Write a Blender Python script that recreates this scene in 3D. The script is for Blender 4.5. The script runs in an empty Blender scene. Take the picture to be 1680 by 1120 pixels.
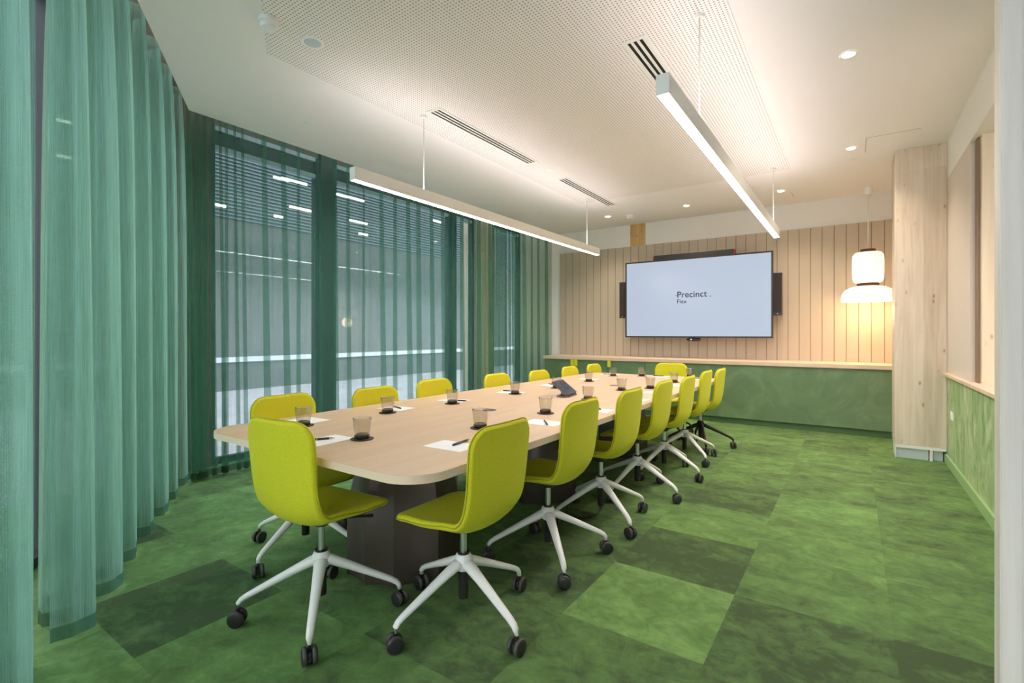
import bpy, bmesh, math, random
from mathutils import Vector, Matrix, noise
random.seed(7)
PI = math.pi
scn = bpy.context.scene
COL = scn.collection

# ------------------------------------------------------------------ camera
F_PX = 810.13
YAW = 0.60443
H_CAM = 1.24
cd = bpy.data.cameras.new('camera')
cam = bpy.data.objects.new('camera', cd)
COL.objects.link(cam)
cd.sensor_width = 36.0
cd.lens = F_PX / 1680 * 36
cd.shift_y = -(560 - 547.17) / 1680
cd.clip_start = 0.05
cd.clip_end = 200
cam.location = (0, 0, H_CAM)
cam.rotation_euler = (PI / 2, 0, YAW)
scn.camera = cam

# ------------------------------------------------------------------ light and exposure
STRIP = 31.0        # pendant diffusers facing down
ADDED_UPLIGHT = 10.0      # glow added on the pendant tops to brighten the ceiling
SPOT_W = 42.0
LAMP_E = 2.0
SCREEN = 0.43
wd = bpy.data.worlds.new('world')
scn.world = wd
wd.use_nodes = True
wn = wd.node_tree.nodes
wn['Background'].inputs['Color'].default_value = (1.0, 0.93, 0.98, 1)
wn['Background'].inputs['Strength'].default_value = 3.0
scn.view_settings.view_transform = 'Standard'
scn.view_settings.look = 'None'
scn.view_settings.exposure = 1.0
scn.view_settings.gamma = 1.0
scn.view_settings.use_curve_mapping = False
scn.cycles.transparent_max_bounces = 40
scn.cycles.max_bounces = 10
scn.cycles.diffuse_bounces = 6

# ------------------------------------------------------------------ helpers
def lin(r, g, b):
    f = lambda c: ((c / 255 + .055) / 1.055) ** 2.4 if c > 10.31 else c / 255 / 12.92
    return (f(r), f(g), f(b), 1)

def mat(name, color=(.5, .5, .5, 1), rough=.5, metal=0., emit=None, estr=1.):
    m = bpy.data.materials.new(name)
    m.use_nodes = True
    b = m.node_tree.nodes['Principled BSDF']
    b.inputs['Base Color'].default_value = color
    b.inputs['Roughness'].default_value = rough
    b.inputs['Metallic'].default_value = metal
    if emit:
        b.inputs['Emission Color'].default_value = emit
        b.inputs['Emission Strength'].default_value = estr
    return m

def N(m, typ, **kw):
    n = m.node_tree.nodes.new(typ)
    for k, v in kw.items():
        if k.startswith('i_'):
            n.inputs[k[2:].replace('_', ' ')].default_value = v
        else:
            setattr(n, k, v)
    return n

def L(m, a, b):
    m.node_tree.links.new(a, b)

def ramp(m, fac, stops):
    r = N(m, 'ShaderNodeValToRGB')
    e = r.color_ramp.elements
    e[0].position, e[0].color = stops[0]
    e[1].position, e[1].color = stops[-1]
    for p, c in stops[1:-1]:
        x = e.new(p)
        x.color = c
    L(m, fac, r.inputs['Fac'])
    return r.outputs['Color']

def bump(m, height, strength=.2, dist=.002):
    b = N(m, 'ShaderNodeBump', i_Strength=strength, i_Distance=dist)
    L(m, height, b.inputs['Height'])
    L(m, b.outputs['Normal'], m.node_tree.nodes['Principled BSDF'].inputs['Normal'])

def objco(m, scale=(1, 1, 1), rot=(0, 0, 0)):
    t = N(m, 'ShaderNodeTexCoord')
    mp = N(m, 'ShaderNodeMapping')
    mp.inputs['Scale'].default_value = scale
    mp.inputs['Rotation'].default_value = rot
    L(m, t.outputs['Object'], mp.inputs['Vector'])
    return mp.outputs['Vector']

def bc(m):
    return m.node_tree.nodes['Principled BSDF'].inputs['Base Color']

def obj(name, bm, m=None, parent=None, smooth=False, bevel=0, sub=0, mats=None, seg=2, angle=None):
    me = bpy.data.meshes.new(name)
    bm.normal_update()
    bm.to_mesh(me)
    bm.free()
    for mm in (mats or [m]):
        me.materials.append(mm)
    o = bpy.data.objects.new(name, me)
    COL.objects.link(o)
    if parent:
        o.parent = parent
    if smooth:
        me.polygons.foreach_set('use_smooth', [True] * len(me.polygons))
        if angle is not None:
            me.set_sharp_from_angle(angle=math.radians(angle))
    if bevel:
        md = o.modifiers.new('b', 'BEVEL')
        md.width = bevel
        md.segments = seg
        md.limit_method = 'ANGLE'
    if sub:
        md = o.modifiers.new('s', 'SUBSURF')
        md.levels = sub
        md.render_levels = sub
    return o

def box(bm, x0, x1, y0, y1, z0, z1, mi=0):
    vs = [bm.verts.new((x, y, z)) for z in (z0, z1) for y in (y0, y1) for x in (x0, x1)]
    fs = []
    for q in ((0, 2, 3, 1), (4, 5, 7, 6), (0, 1, 5, 4), (2, 6, 7, 3), (0, 4, 6, 2), (1, 3, 7, 5)):
        f = bm.faces.new([vs[i] for i in q])
        f.material_index = mi
        fs.append(f)
    return vs

def boxbm(*a):
    bm = bmesh.new()
    box(bm, *a)
    return bm

def prism(bm, poly, z0, z1, mi=0):
    a = [bm.verts.new((x, y, z0)) for x, y in poly]
    b = [bm.verts.new((x, y, z1)) for x, y in poly]
    n = len(poly)
    fs = [bm.faces.new(a[::-1]), bm.faces.new(b)]
    for i in range(n):
        fs.append(bm.faces.new((a[i], a[(i + 1) % n], b[(i + 1) % n], b[i])))
    for f in fs:
        f.material_index = mi

def lathe(bm, prof, n=32, c=(0, 0, 0), ends=True, rfun=None):
    rings = []
    for k, (r, z) in enumerate(prof):
        ring = []
        for i in range(n):
            a = 2 * PI * i / n
            rr = r * (rfun(a, k) if rfun else 1)
            ring.append(bm.verts.new((c[0] + rr * math.cos(a), c[1] + rr * math.sin(a), c[2] + z)))
        rings.append(ring)
    for a, b in zip(rings, rings[1:]):
        for i in range(n):
            bm.faces.new((a[i], a[(i + 1) % n], b[(i + 1) % n], b[i]))
    if ends:
        bm.faces.new(rings[0][::-1])
        bm.faces.new(rings[-1])
    return rings

def tube(bm, pts, rads, n=10, squash=1.0, cap=True):
    pts = [Vector(p) for p in pts]
    if not isinstance(rads, (list, tuple)):
        rads = [rads] * len(pts)
    rings = []
    up = Vector((0, 0, 1))
    for i, p in enumerate(pts):
        d = (pts[min(i + 1, len(pts) - 1)] - pts[max(i - 1, 0)]).normalized()
        u = up if abs(d.dot(up)) < .98 else Vector((1, 0, 0))
        s = d.cross(u).normalized()
        t = s.cross(d).normalized()
        rings.append([bm.verts.new(p + (s * math.cos(2 * PI * k / n) + t * math.sin(2 * PI * k / n) * squash) * rads[i]) for k in range(n)])
    for a, b in zip(rings, rings[1:]):
        for k in range(n):
            bm.faces.new((a[k], a[(k + 1) % n], b[(k + 1) % n], b[k]))
    if cap:
        bm.faces.new(rings[0][::-1])
        bm.faces.new(rings[-1])

def fix(bm):
    bmesh.ops.recalc_face_normals(bm, faces=bm.faces)
    return bm

def thing(name, label, cat, loc=(0, 0, 0), rz=0, group=None):
    o = bpy.data.objects.new(name, None)
    o.empty_display_size = .1
    COL.objects.link(o)
    o.location = loc
    o.rotation_euler = (0, 0, rz)
    o['label'] = label
    o['category'] = cat
    if group:
        o['group'] = group
    return o

def tag(o, label, cat, group=None):
    o['label'] = label
    o['category'] = cat
    if group:
        o['group'] = group
    return o

def struct(o, label=None):
    o['kind'] = 'structure'
    if label:
        o['label'] = label
    return o

def kids(o):
    return [c for c in COL.objects if c.parent is o]

def dup(root, loc, rz, label, group=None):
    def rec(o, parent):
        c = o.copy()
        COL.objects.link(c)
        c.parent = parent
        for ch in o.children:
            rec(ch, c)
        return c
    r = rec(root, None)
    r.location = loc
    r.rotation_euler = (0, 0, rz)
    r['label'] = label
    if group:
        r['group'] = group
    return r

# ------------------------------------------------------------------ materials
M_ceil = mat('ceiling_paint', lin(243, 237, 236), .8)
M_wall = mat('white_paint', lin(236, 232, 226), .8)

def wood(name, c0, c1, knot, axis=2, rough=.55, gscale=14, knots=True, lam=0):
    m = mat(name, c0, rough)
    s = [gscale] * 3
    s[axis] = gscale * .06
    v = objco(m, s)
    n = N(m, 'ShaderNodeTexNoise', i_Scale=1.6, i_Detail=6., i_Roughness=.6, i_Distortion=.6)
    L(m, v, n.inputs['Vector'])
    c = ramp(m, n.outputs['Fac'], [(.32, c1), (.62, c0)])
    if lam:
        # laminated boards: each board has its own tone
        v2 = objco(m, (lam, lam, .35))
        w = N(m, 'ShaderNodeTexVoronoi', feature='F1', distance='CHEBYCHEV', i_Scale=1.)
        sn = N(m, 'ShaderNodeVectorMath', operation='FLOOR')
        L(m, v2, sn.inputs[0])
        wn_ = N(m, 'ShaderNodeTexWhiteNoise', noise_dimensions='3D')
        L(m, sn.outputs[0], wn_.inputs['Vector'])
        r = ramp(m, wn_.outputs['Value'], [(0., (.86, .85, .82, 1)), (1., (1.04, 1.03, 1.02, 1))])
        mx = N(m, 'ShaderNodeMix', data_type='RGBA', blend_type='MULTIPLY')
        mx.inputs['Factor'].default_value = 1
        L(m, c, mx.inputs[6]); L(m, r, mx.inputs[7])
        c = mx.outputs[2]
    if knots:
        s2 = [5.5] * 3
        s2[axis] = 2.6
        v3 = objco(m, s2)
        vo = N(m, 'ShaderNodeTexVoronoi', feature='F1', i_Scale=2.0)
        L(m, v3, vo.inputs['Vector'])
        r = ramp(m, vo.outputs['Distance'], [(.05, (1, 1, 1, 1)), (.1, (.35, .35, .35, 1)), (.17, (0, 0, 0, 1))])
        mx = N(m, 'ShaderNodeMix', data_type='RGBA')
        L(m, r, mx.inputs[0]); L(m, c, mx.inputs[6])
        mx.inputs[7].default_value = knot
        c = mx.outputs[2]
    L(m, c, bc(m))
    return m

M_glulam = wood('whitewashed_pine', lin(226, 212, 194), lin(208, 190, 168), lin(160, 126, 98), lam=9)
M_post = wood('pale_painted_pine', lin(252, 246, 238), lin(236, 230, 221), lin(190, 168, 145), gscale=10, lam=14, knots=False)
M_pine = wood('golden_pine', lin(214, 176, 118), lin(194, 152, 96), lin(120, 78, 40), lam=9)
M_ply = wood('pale_plywood', lin(232, 216, 188), lin(222, 202, 172), lin(196, 168, 130), gscale=6)
M_table = wood('maple_laminate', lin(224, 192, 158), lin(216, 182, 147), lin(200, 160, 120), axis=1, rough=.42, gscale=9, knots=False)
M_tedge = mat('table_edge', lin(230, 206, 174), .5)
M_ledge = wood('oak_ledge', lin(232, 206, 180), lin(220, 190, 160), lin(180, 140, 110), axis=0, gscale=8, knots=False)
M_board = mat('clay_boards', lin(196, 180, 158), .65)
M_groove = mat('board_groove', lin(140, 118, 96), .8)

# carpet: every tile has its own tone, hue and cloud offset
M_carpet = mat('green_carpet', (.1, .25, .05, 1), .95)
m = M_carpet
at = N(m, 'ShaderNodeAttribute', attribute_name='tile')
sep = N(m, 'ShaderNodeSeparateColor')
L(m, at.outputs['Color'], sep.inputs[0])
geo = N(m, 'ShaderNodeTexCoord')
mp = N(m, 'ShaderNodeMapping')
mp.inputs['Rotation'].default_value = (0, 0, .35)
mp.inputs['Scale'].default_value = (1.5, 2.3, 1)
L(m, geo.outputs['Object'], mp.inputs['Vector'])
wmul = N(m, 'ShaderNodeMath', operation='MULTIPLY')
wmul.inputs[1].default_value = 9.
L(m, sep.outputs[2], wmul.inputs[0])
n1 = N(m, 'ShaderNodeTexNoise', noise_dimensions='4D', i_Scale=2.1, i_Detail=9., i_Roughness=.66, i_Distortion=.8)
L(m, mp.outputs['Vector'], n1.inputs['Vector'])
L(m, wmul.outputs[0], n1.inputs['W'])
n2 = N(m, 'ShaderNodeTexNoise', i_Scale=9., i_Detail=8., i_Roughness=.75, i_Distortion=1.2)
L(m, geo.outputs['Object'], n2.inputs['Vector'])
n3 = N(m, 'ShaderNodeTexNoise', i_Scale=420., i_Detail=2.)
L(m, geo.outputs['Object'], n3.inputs['Vector'])
a1 = N(m, 'ShaderNodeMath', operation='MULTIPLY_ADD')   # tone + .5*(cloud-.5)
a1.inputs[1].default_value = .85
L(m, n1.outputs['Fac'], a1.inputs[0])
L(m, sep.outputs[0], a1.inputs[2])
a2 = N(m, 'ShaderNodeMath', operation='MULTIPLY_ADD')
a2.inputs[1].default_value = .6
L(m, n2.outputs['Fac'], a2.inputs[0])
L(m, a1.outputs[0], a2.inputs[2])
a3 = N(m, 'ShaderNodeMath', operation='MULTIPLY_ADD')
a3.inputs[1].default_value = .14
L(m, n3.outputs['Fac'], a3.inputs[0])
L(m, a2.outputs[0], a3.inputs[2])
a4 = N(m, 'ShaderNodeMath', operation='SUBTRACT')
a4.inputs[1].default_value = .795
L(m, a3.outputs[0], a4.inputs[0])
cr = ramp(m, a4.outputs[0], [(.0, lin(66, 86, 50)), (.30, lin(102, 136, 72)), (.55, lin(136, 172, 98)), (.85, lin(174, 206, 134))])
mx = N(m, 'ShaderNodeMix', data_type='RGBA')
hm = N(m, 'ShaderNodeMath', operation='MULTIPLY')
hm.inputs[1].default_value = .45
L(m, sep.outputs[1], hm.inputs[0])
L(m, hm.outputs[0], mx.inputs[0])
L(m, cr, mx.inputs[6])
cr2 = ramp(m, a4.outputs[0], [(.0, lin(54, 84, 60)), (.30, lin(86, 136, 92)), (.55, lin(120, 172, 122)), (.85, lin(166, 210, 164))])
L(m, cr2, mx.inputs[7])
L(m, mx.outputs[2], bc(m))
bump(m, n3.outputs['Fac'], .25, .003)

def plaster(name, c0, c1, c2, streak=False):
    m = mat(name, c0, .55)
    v = objco(m, (2.0, 2.0, 1.0) if streak else (1, 1, 1))
    n = N(m, 'ShaderNodeTexNoise', i_Scale=2.6, i_Detail=8., i_Roughness=.6, i_Distortion=1.6)
    L(m, v, n.inputs['Vector'])
    L(m, ramp(m, n.outputs['Fac'], [(.28, c1), (.5, c0), (.75, c2)]), bc(m))
    return m
M_green = plaster('green_plaster_cabinet', lin(104, 130, 92), lin(92, 120, 84), lin(124, 148, 108))
M_green2 = plaster('green_plaster_wall', lin(162, 186, 132), lin(112, 152, 86), lin(206, 216, 182), True)
M_base = mat('green_skirting', lin(150, 184, 124), .5)
M_plinth = mat('dark_green_plinth', lin(88, 122, 78), .6)
M_slotd = mat('slot_dark', lin(16, 14, 13), .9)

M_fab = mat('lime_fabric', lin(196, 208, 26), .85)
m = M_fab
v = objco(m, (1, 1, 1))
wv = N(m, 'ShaderNodeTexVoronoi', i_Scale=260.)
L(m, v, wv.inputs['Vector'])
L(m, ramp(m, wv.outputs['Distance'], [(.0, lin(224, 220, 40)), (.9, lin(202, 195, 14))]), bc(m))
bump(m, wv.outputs['Distance'], .35, .001)
m.node_tree.nodes['Principled BSDF'].inputs['Sheen Weight'].default_value = .25
m.node_tree.nodes['Principled BSDF'].inputs['Sheen Tint'].default_value = lin(215, 235, 120)
M_pipe = mat('lime_piping', lin(176, 172, 24), .8)
M_whitem = mat('white_powder_coat', lin(236, 234, 230), .35)
M_blackm = mat('black_metal', lin(34, 32, 32), .4, .3)
M_chrome = mat('chrome', lin(225, 230, 230), .32, 1.)
M_plas = mat('black_plastic', lin(44, 42, 42), .38)
M_tread = mat('wheel_tread', lin(74, 68, 64), .45)
M_plas2 = mat('grey_tread', lin(92, 88, 86), .5)
M_bronze = mat('bronze_metal', lin(104, 92, 86), .36, .5)
M_coast = mat('brown_coaster', lin(62, 50, 42), .6)
M_paper = mat('paper', lin(250, 248, 248), .7)
M_pen = mat('pen_dark', lin(50, 38, 34), .3)
M_penm = mat('pen_metal', lin(200, 196, 190), .25, 1.)
M_light = mat('strip_diffuser', (1, 1, 1, 1), .5, emit=(1.0, .91, .87, 1), estr=STRIP)
M_up = mat('added_uplight_glow', (1, 1, 1, 1), .5, emit=(1.0, .90, .90, 1), estr=ADDED_UPLIGHT)
M_dl = mat('downlight_lens', (1, 1, 1, 1), .5, emit=(1.0, .86, .66, 1), estr=25)
M_lampg = mat('lamp_glass', lin(250, 240, 225), .4, emit=(1.0, .80, .58, 1), estr=LAMP_E * .27)
M_lampw = mat('lamp_wood', lin(88, 48, 32), .5)
M_whitep = mat('white_plastic', lin(240, 240, 240), .4)
M_greyp = mat('light_grey_steel', lin(196, 204, 208), .5)
M_yel = mat('yellow_plastic', lin(214, 208, 10), .4)
M_red = mat('red_plastic', lin(200, 30, 30), .4)
M_screen = mat('screen_blue', (0, 0, 0, 1), .3, emit=lin(197, 209, 228), estr=SCREEN)
M_navy = mat('logo_navy', lin(24, 34, 60), .6)
M_tabs = mat('tablet_screen', lin(30, 34, 42), .2, emit=lin(60, 66, 76), estr=.4)
M_tabu = mat('tablet_tile', lin(20, 22, 26), .3, emit=lin(40, 38, 42), estr=.3)
M_tabg = mat('tablet_grey', lin(108, 100, 94), .35, .5)
M_frame = mat('dark_window_frame', lin(38, 48, 50), .5)
M_lframe = mat('pale_window_frame', lin(170, 190, 200), .5)
M_slot = mat('slot_ceiling', lin(96, 92, 84), .8)
M_track = mat('curtain_track', lin(150, 160, 160), .5)

# perforated plasterboard
M_perf = mat('perforated_board', lin(232, 228, 222), .8)
m = M_perf
t = N(m, 'ShaderNodeTexCoord')
mp = N(m, 'ShaderNodeMapping')
mp.inputs['Scale'].default_value = (45, 45, 45)
mp.inputs['Rotation'].default_value = (0, 0, 0)
L(m, t.outputs['Object'], mp.inputs['Vector'])
fr = N(m, 'ShaderNodeVectorMath', operation='FRACTION')
L(m, mp.outputs['Vector'], fr.inputs[0])
sb = N(m, 'ShaderNodeVectorMath', operation='SUBTRACT')
sb.inputs[1].default_value = (.5, .5, .5)
L(m, fr.outputs[0], sb.inputs[0])
ml = N(m, 'ShaderNodeVectorMath', operation='MULTIPLY')
ml.inputs[1].default_value = (1, 1, 0)
L(m, sb.outputs[0], ml.inputs[0])
ln = N(m, 'ShaderNodeVectorMath', operation='LENGTH')
L(m, ml.outputs[0], ln.inputs[0])
L(m, ramp(m, ln.outputs['Value'], [(.19, lin(150, 142, 134)), (.25, lin(243, 237, 236))]), bc(m))

# glass for windows: clear with a mirror sheen
def mixglass(name, tint, gl, rough=.0, ior=1.45):
    m = bpy.data.materials.new(name)
    m.use_nodes = True
    nt = m.node_tree
    nt.nodes.clear()
    o = nt.nodes.new('ShaderNodeOutputMaterial')
    tr = nt.nodes.new('ShaderNodeBsdfTransparent')
    tr.inputs[0].default_value = tint
    g = nt.nodes.new('ShaderNodeBsdfGlossy')
    g.inputs['Roughness'].default_value = rough
    fz = nt.nodes.new('ShaderNodeFresnel')
    gm = nt.nodes.new('ShaderNodeNewGeometry')
    im = nt.nodes.new('ShaderNodeMix')
    im.inputs[2].default_value = ior
    im.inputs[3].default_value = 1 / ior
    nt.links.new(gm.outputs['Backfacing'], im.inputs[0])
    nt.links.new(im.outputs[0], fz.inputs['IOR'])
    mu = nt.nodes.new('ShaderNodeMath')
    mu.operation = 'MULTIPLY'
    mu.inputs[1].default_value = gl
    mx = nt.nodes.new('ShaderNodeMixShader')
    nt.links.new(fz.outputs[0], mu.inputs[0])
    nt.links.new(mu.outputs[0], mx.inputs[0])
    nt.links.new(tr.outputs[0], mx.inputs[1])
    nt.links.new(g.outputs[0], mx.inputs[2])
    nt.links.new(mx.outputs[0], o.inputs[0])
    return m
M_wglass = mixglass('window_glass', (.88, .92, .93, 1), 1.6)
M_tumbler = mixglass('smoked_glass', (.915, .90, .875, 1), 2.4, .02)
M_tumbler2 = mixglass('smoked_glass_base', (.22, .18, .16, 1), 1.3, .05)

def sheer(name, yarn, glow, alpha, tint=(.90, .96, .94, 1), streak=.35):
    """open weave cloth: olive-grey yarn seen by reflected light, teal by transmitted daylight"""
    m = bpy.data.materials.new(name)
    m.use_nodes = True
    nt = m.node_tree
    nt.nodes.clear()
    o = nt.nodes.new('ShaderNodeOutputMaterial')
    tr = nt.nodes.new('ShaderNodeBsdfTransparent')
    tr.inputs[0].default_value = tint
    d = nt.nodes.new('ShaderNodeBsdfDiffuse')
    tl = nt.nodes.new('ShaderNodeBsdfTranslucent')
    d.inputs[0].default_value = yarn
    tl.inputs[0].default_value = glow
    m1 = nt.nodes.new('ShaderNodeMixShader')
    m1.inputs[0].default_value = .58
    nt.links.new(d.outputs[0], m1.inputs[1])
    nt.links.new(tl.outputs[0], m1.inputs[2])
    m2 = nt.nodes.new('ShaderNodeMixShader')
    uv = nt.nodes.new('ShaderNodeUVMap')
    # slubby vertical yarns
    mp_ = nt.nodes.new('ShaderNodeMapping')
    mp_.inputs['Scale'].default_value = (130, 2.2, 1)
    nz = nt.nodes.new('ShaderNodeTexNoise')
    nz.noise_dimensions = '2D'
    nz.inputs['Scale'].default_value = 1.
    nz.inputs['Detail'].default_value = 4.
    nt.links.new(uv.outputs[0], mp_.inputs['Vector'])
    nt.links.new(mp_.outputs['Vector'], nz.inputs['Vector'])
    # weave grid, about 6 mm
    sp = nt.nodes.new('ShaderNodeSeparateXYZ')
    nt.links.new(uv.outputs[0], sp.inputs[0])
    acc = None
    for ax in (0, 1):
        k = nt.nodes.new('ShaderNodeMath'); k.operation = 'MULTIPLY'; k.inputs[1].default_value = 2 * PI / .0062
        c = nt.nodes.new('ShaderNodeMath'); c.operation = 'SINE'
        nt.links.new(sp.outputs[ax], k.inputs[0]); nt.links.new(k.outputs[0], c.inputs[0])
        if acc is None:
            acc = c
        else:
            q = nt.nodes.new('ShaderNodeMath'); q.operation = 'MAXIMUM'
            nt.links.new(acc.outputs[0], q.inputs[0]); nt.links.new(c.outputs[0], q.inputs[1])
            acc = q
    g = nt.nodes.new('ShaderNodeMath'); g.operation = 'MULTIPLY_ADD'
    g.inputs[1].default_value = .16
    g.inputs[2].default_value = alpha - .06 - streak / 2
    nt.links.new(acc.outputs[0], g.inputs[0])
    ma = nt.nodes.new('ShaderNodeMath')
    ma.operation = 'MULTIPLY_ADD'
    ma.inputs[1].default_value = streak
    ma.use_clamp = True
    nt.links.new(nz.outputs['Fac'], ma.inputs[0])
    nt.links.new(g.outputs[0], ma.inputs[2])
    nt.links.new(ma.outputs[0], m2.inputs[0])
    nt.links.new(tr.outputs[0], m2.inputs[1])
    nt.links.new(m1.outputs[0], m2.inputs[2])
    nt.links.new(m2.outputs[0], o.inputs[0])
    return m
M_sheer = sheer('teal_sheer', lin(104, 122, 90), lin(158, 212, 198), .57, streak=.72)
M_sheer2 = sheer('teal_sheer_wide', lin(86, 104, 60), lin(120, 196, 176), .34)
M_hem = sheer('teal_hem', lin(70, 84, 52), lin(84, 140, 120), .8, streak=.1)

# ------------------------------------------------------------------ room shell
C = 3.075
EX = -4.48                       # ceiling edge along the long window wall
CX0, CY0 = -4.49, 1.83           # ceiling corner
SL = -.6126                      # slope of the angled window wall
D = Vector((-.8527, .5224, 0))   # along the angled wall, towards the corner
NO = Vector((-.5224, -.8527, 0))  # outward normal of the angled wall
RX = .744                        # right wall
BY = 8.0                         # back wall
def ang(t, off=0.):              # point on the angled ceiling edge, t metres from the corner
    p = Vector((CX0, CY0, 0)) - D * t + NO * off
    return p

# floor of carpet tiles
bm = bmesh.new()
cl = bm.loops.layers.color.new('tile')
TX, TY, TS = -.4625, 2.531, .6
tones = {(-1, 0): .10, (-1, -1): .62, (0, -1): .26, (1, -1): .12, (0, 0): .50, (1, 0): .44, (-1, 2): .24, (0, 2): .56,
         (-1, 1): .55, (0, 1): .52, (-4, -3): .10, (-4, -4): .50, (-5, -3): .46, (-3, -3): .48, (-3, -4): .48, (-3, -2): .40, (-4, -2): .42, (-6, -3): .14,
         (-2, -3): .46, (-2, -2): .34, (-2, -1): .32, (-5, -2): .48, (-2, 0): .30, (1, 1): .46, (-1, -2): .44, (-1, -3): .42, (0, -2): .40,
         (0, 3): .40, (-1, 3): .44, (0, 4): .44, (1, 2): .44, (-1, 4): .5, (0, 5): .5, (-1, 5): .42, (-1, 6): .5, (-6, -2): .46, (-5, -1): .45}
rt = random.Random(3)
for i in range(-8, 3):
    for j in range(-9, 10):
        x0, x1 = TX + i * TS, TX + (i + 1) * TS
        y0, y1 = TY + j * TS, TY + (j + 1) * TS
        x0, x1 = max(x0, -4.98), min(x1, 1.3)
        y0, y1 = max(y0, -2.2), min(y1, BY)
        if x1 <= x0 or y1 <= y0:
            continue
        f = bm.faces.new([bm.verts.new((x, y, 0)) for x, y in ((x0, y0), (x1, y0), (x1, y1), (x0, y1))])
        tn = tones.get((i, j), rt.uniform(.36, .52))
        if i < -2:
            tn += .08  # left tiles lightened in colour to make up for weak light there
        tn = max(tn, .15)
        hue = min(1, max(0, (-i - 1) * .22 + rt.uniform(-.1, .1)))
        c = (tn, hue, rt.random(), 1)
        for lo in f.loops:
            lo[cl] = c
bmesh.ops.remove_doubles(bm, verts=bm.verts, dist=1e-5)
floor = struct(obj('floor', bm, M_carpet), 'green carpet tiles in uneven light and dark tones')
bm = boxbm(-4.98, 1.3, -2.2, BY, -.12, -.004)
struct(obj('trim_1', bm, M_slotd))

# ceiling slab with the angled corner
far = ang(6.6)
bm = bmesh.new()
prism(bm, [(CX0, CY0), (far.x, far.y), (RX + .6, far.y), (RX + .6, BY + .2), (EX, BY + .2)], C, C + .16)
struct(obj('ceiling', bm, M_ceil), 'white plasterboard ceiling')
# deep slot above the curtains
bm = bmesh.new()
a, b_ = ang(-.4, .62), ang(6.6, .62)
prism(bm, [(-5.2, 1.2), (a.x, a.y), (b_.x, b_.y), (far.x, far.y), (CX0, CY0), (EX, BY + .2), (-5.2, BY + .2)], C + .28, C + .34)
struct(obj('trim_2', fix(bm), M_slot))
# perforated field of the ceiling, set 1 mm below the plain border
pA, pB = ang(1.03), ang(3.8)
bm = bmesh.new()
dv = Vector((1.25, -.766))
P1 = (-3.15, 1.74)
k = (-.57 - P1[0]) / 1.25
prism(bm, [(-3.15, 1.74), (-.57, 1.74 - .6126 * 2.58), (-.57, 6.3), (-3.15, 6.3)], C - .003, C + .01)
struct(obj('trim_3', bm, M_perf), 'perforated acoustic panel field of the ceiling')

# back wall with pine column showing through, clad below with boards
bm = bmesh.new()
box(bm, -5.2, -3.097, BY, BY + .15, 0, C + .3)
box(bm, -2.834, 1.3, BY, BY + .15, 0, C + .3)
box(bm, -3.097, -2.834, BY + .03, BY + .15, 0, C + .3)
struct(obj('wall_back', bm, M_wall), 'white upper band of the far wall')
tag(obj('timber_column', boxbm(-3.095, -2.836, BY - .004, BY + .03, 2.6, C), M_pine),
    'golden pine column top showing between the board cladding and the ceiling', 'column')
bm = bmesh.new()
BW = .1365
x = -4.44
while x < RX - .01:
    x1 = min(x + BW - .006, RX)
    box(bm, x, x1, BY - .028, BY - .004, .862, 2.705, 0)
    box(bm, x1, min(x1 + .006, RX), BY - .014, BY - .004, .862, 2.705, 1)
    x += BW
tag(obj('wall_cladding', bm, mats=[M_board, M_groove]), 'clay coloured vertical board cladding on the far wall', 'wall panelling')

# right wall: header, panel, low wall, opening lined in plywood
WE = 3.75
bm = bmesh.new()
box(bm, RX, RX + .5, WE, BY, 2.72, C + .1)                  # header
box(bm, RX, RX + .5, 6.275, BY, 0, 2.72)
struct(obj('wall_right', bm, M_wall), 'white right wall header')
bm = boxbm(RX + .001, RX + .5, 5.16, 6.27, .867, 2.719)
struct(obj('trim_4', bm, mat('niche_panel', lin(218, 204, 190), .7)), 'beige panel beside the opening')
struct(obj('trim_5', boxbm(RX + .03, RX + .5, 5.06, 5.16, .862, 2.72), M_groove), 'shadow gap')
bm = boxbm(RX + .045, RX + .5, 5.0, 5.06, .862, 2.72)
struct(obj('trim_6', bm, M_ply), 'pale plywood lining of the opening')
bm = boxbm(RX + .5, RX + .56, WE, BY, 0, C)
struct(obj('wall_niche', bm, M_ply))
bm = boxbm(RX, RX + .5, WE, 6.27, 0, .838)
struct(obj('wall_low', bm, M_green2), 'low green plastered wall')
tag(obj('window_ledge', boxbm(RX - .03, RX + .5, WE, 6.27, .838, .866), M_ledge, bevel=.003),
    'pale wooden ledge capping the low green wall on the right', 'ledge')
struct(obj('baseboard_right', boxbm(RX - .018, RX, WE, 6.35, 0, .085), M_base, bevel=.002), 'pale green baseboard')
M_blue = mat('grey_partition', lin(150, 162, 172), .3)
struct(obj('wall_partition', boxbm(RX, RX + .06, -1.6, WE - .002, 0, C + .1), M_blue))
# wall socket
t = thing('light_switch', 'small white switch plate on the low green wall', 'switch', (RX, 5.97, .49))
obj('plate', boxbm(-.008, 0, -.06, .06, -.038, .038), M_whitep, t, bevel=.003)
obj('rocker', boxbm(-.011, -.008, -.03, -.008, -.02, .02), M_whitep, t)
obj('rocker', boxbm(-.011, -.008, .008, .03, -.02, .02), M_whitep, t)

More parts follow.
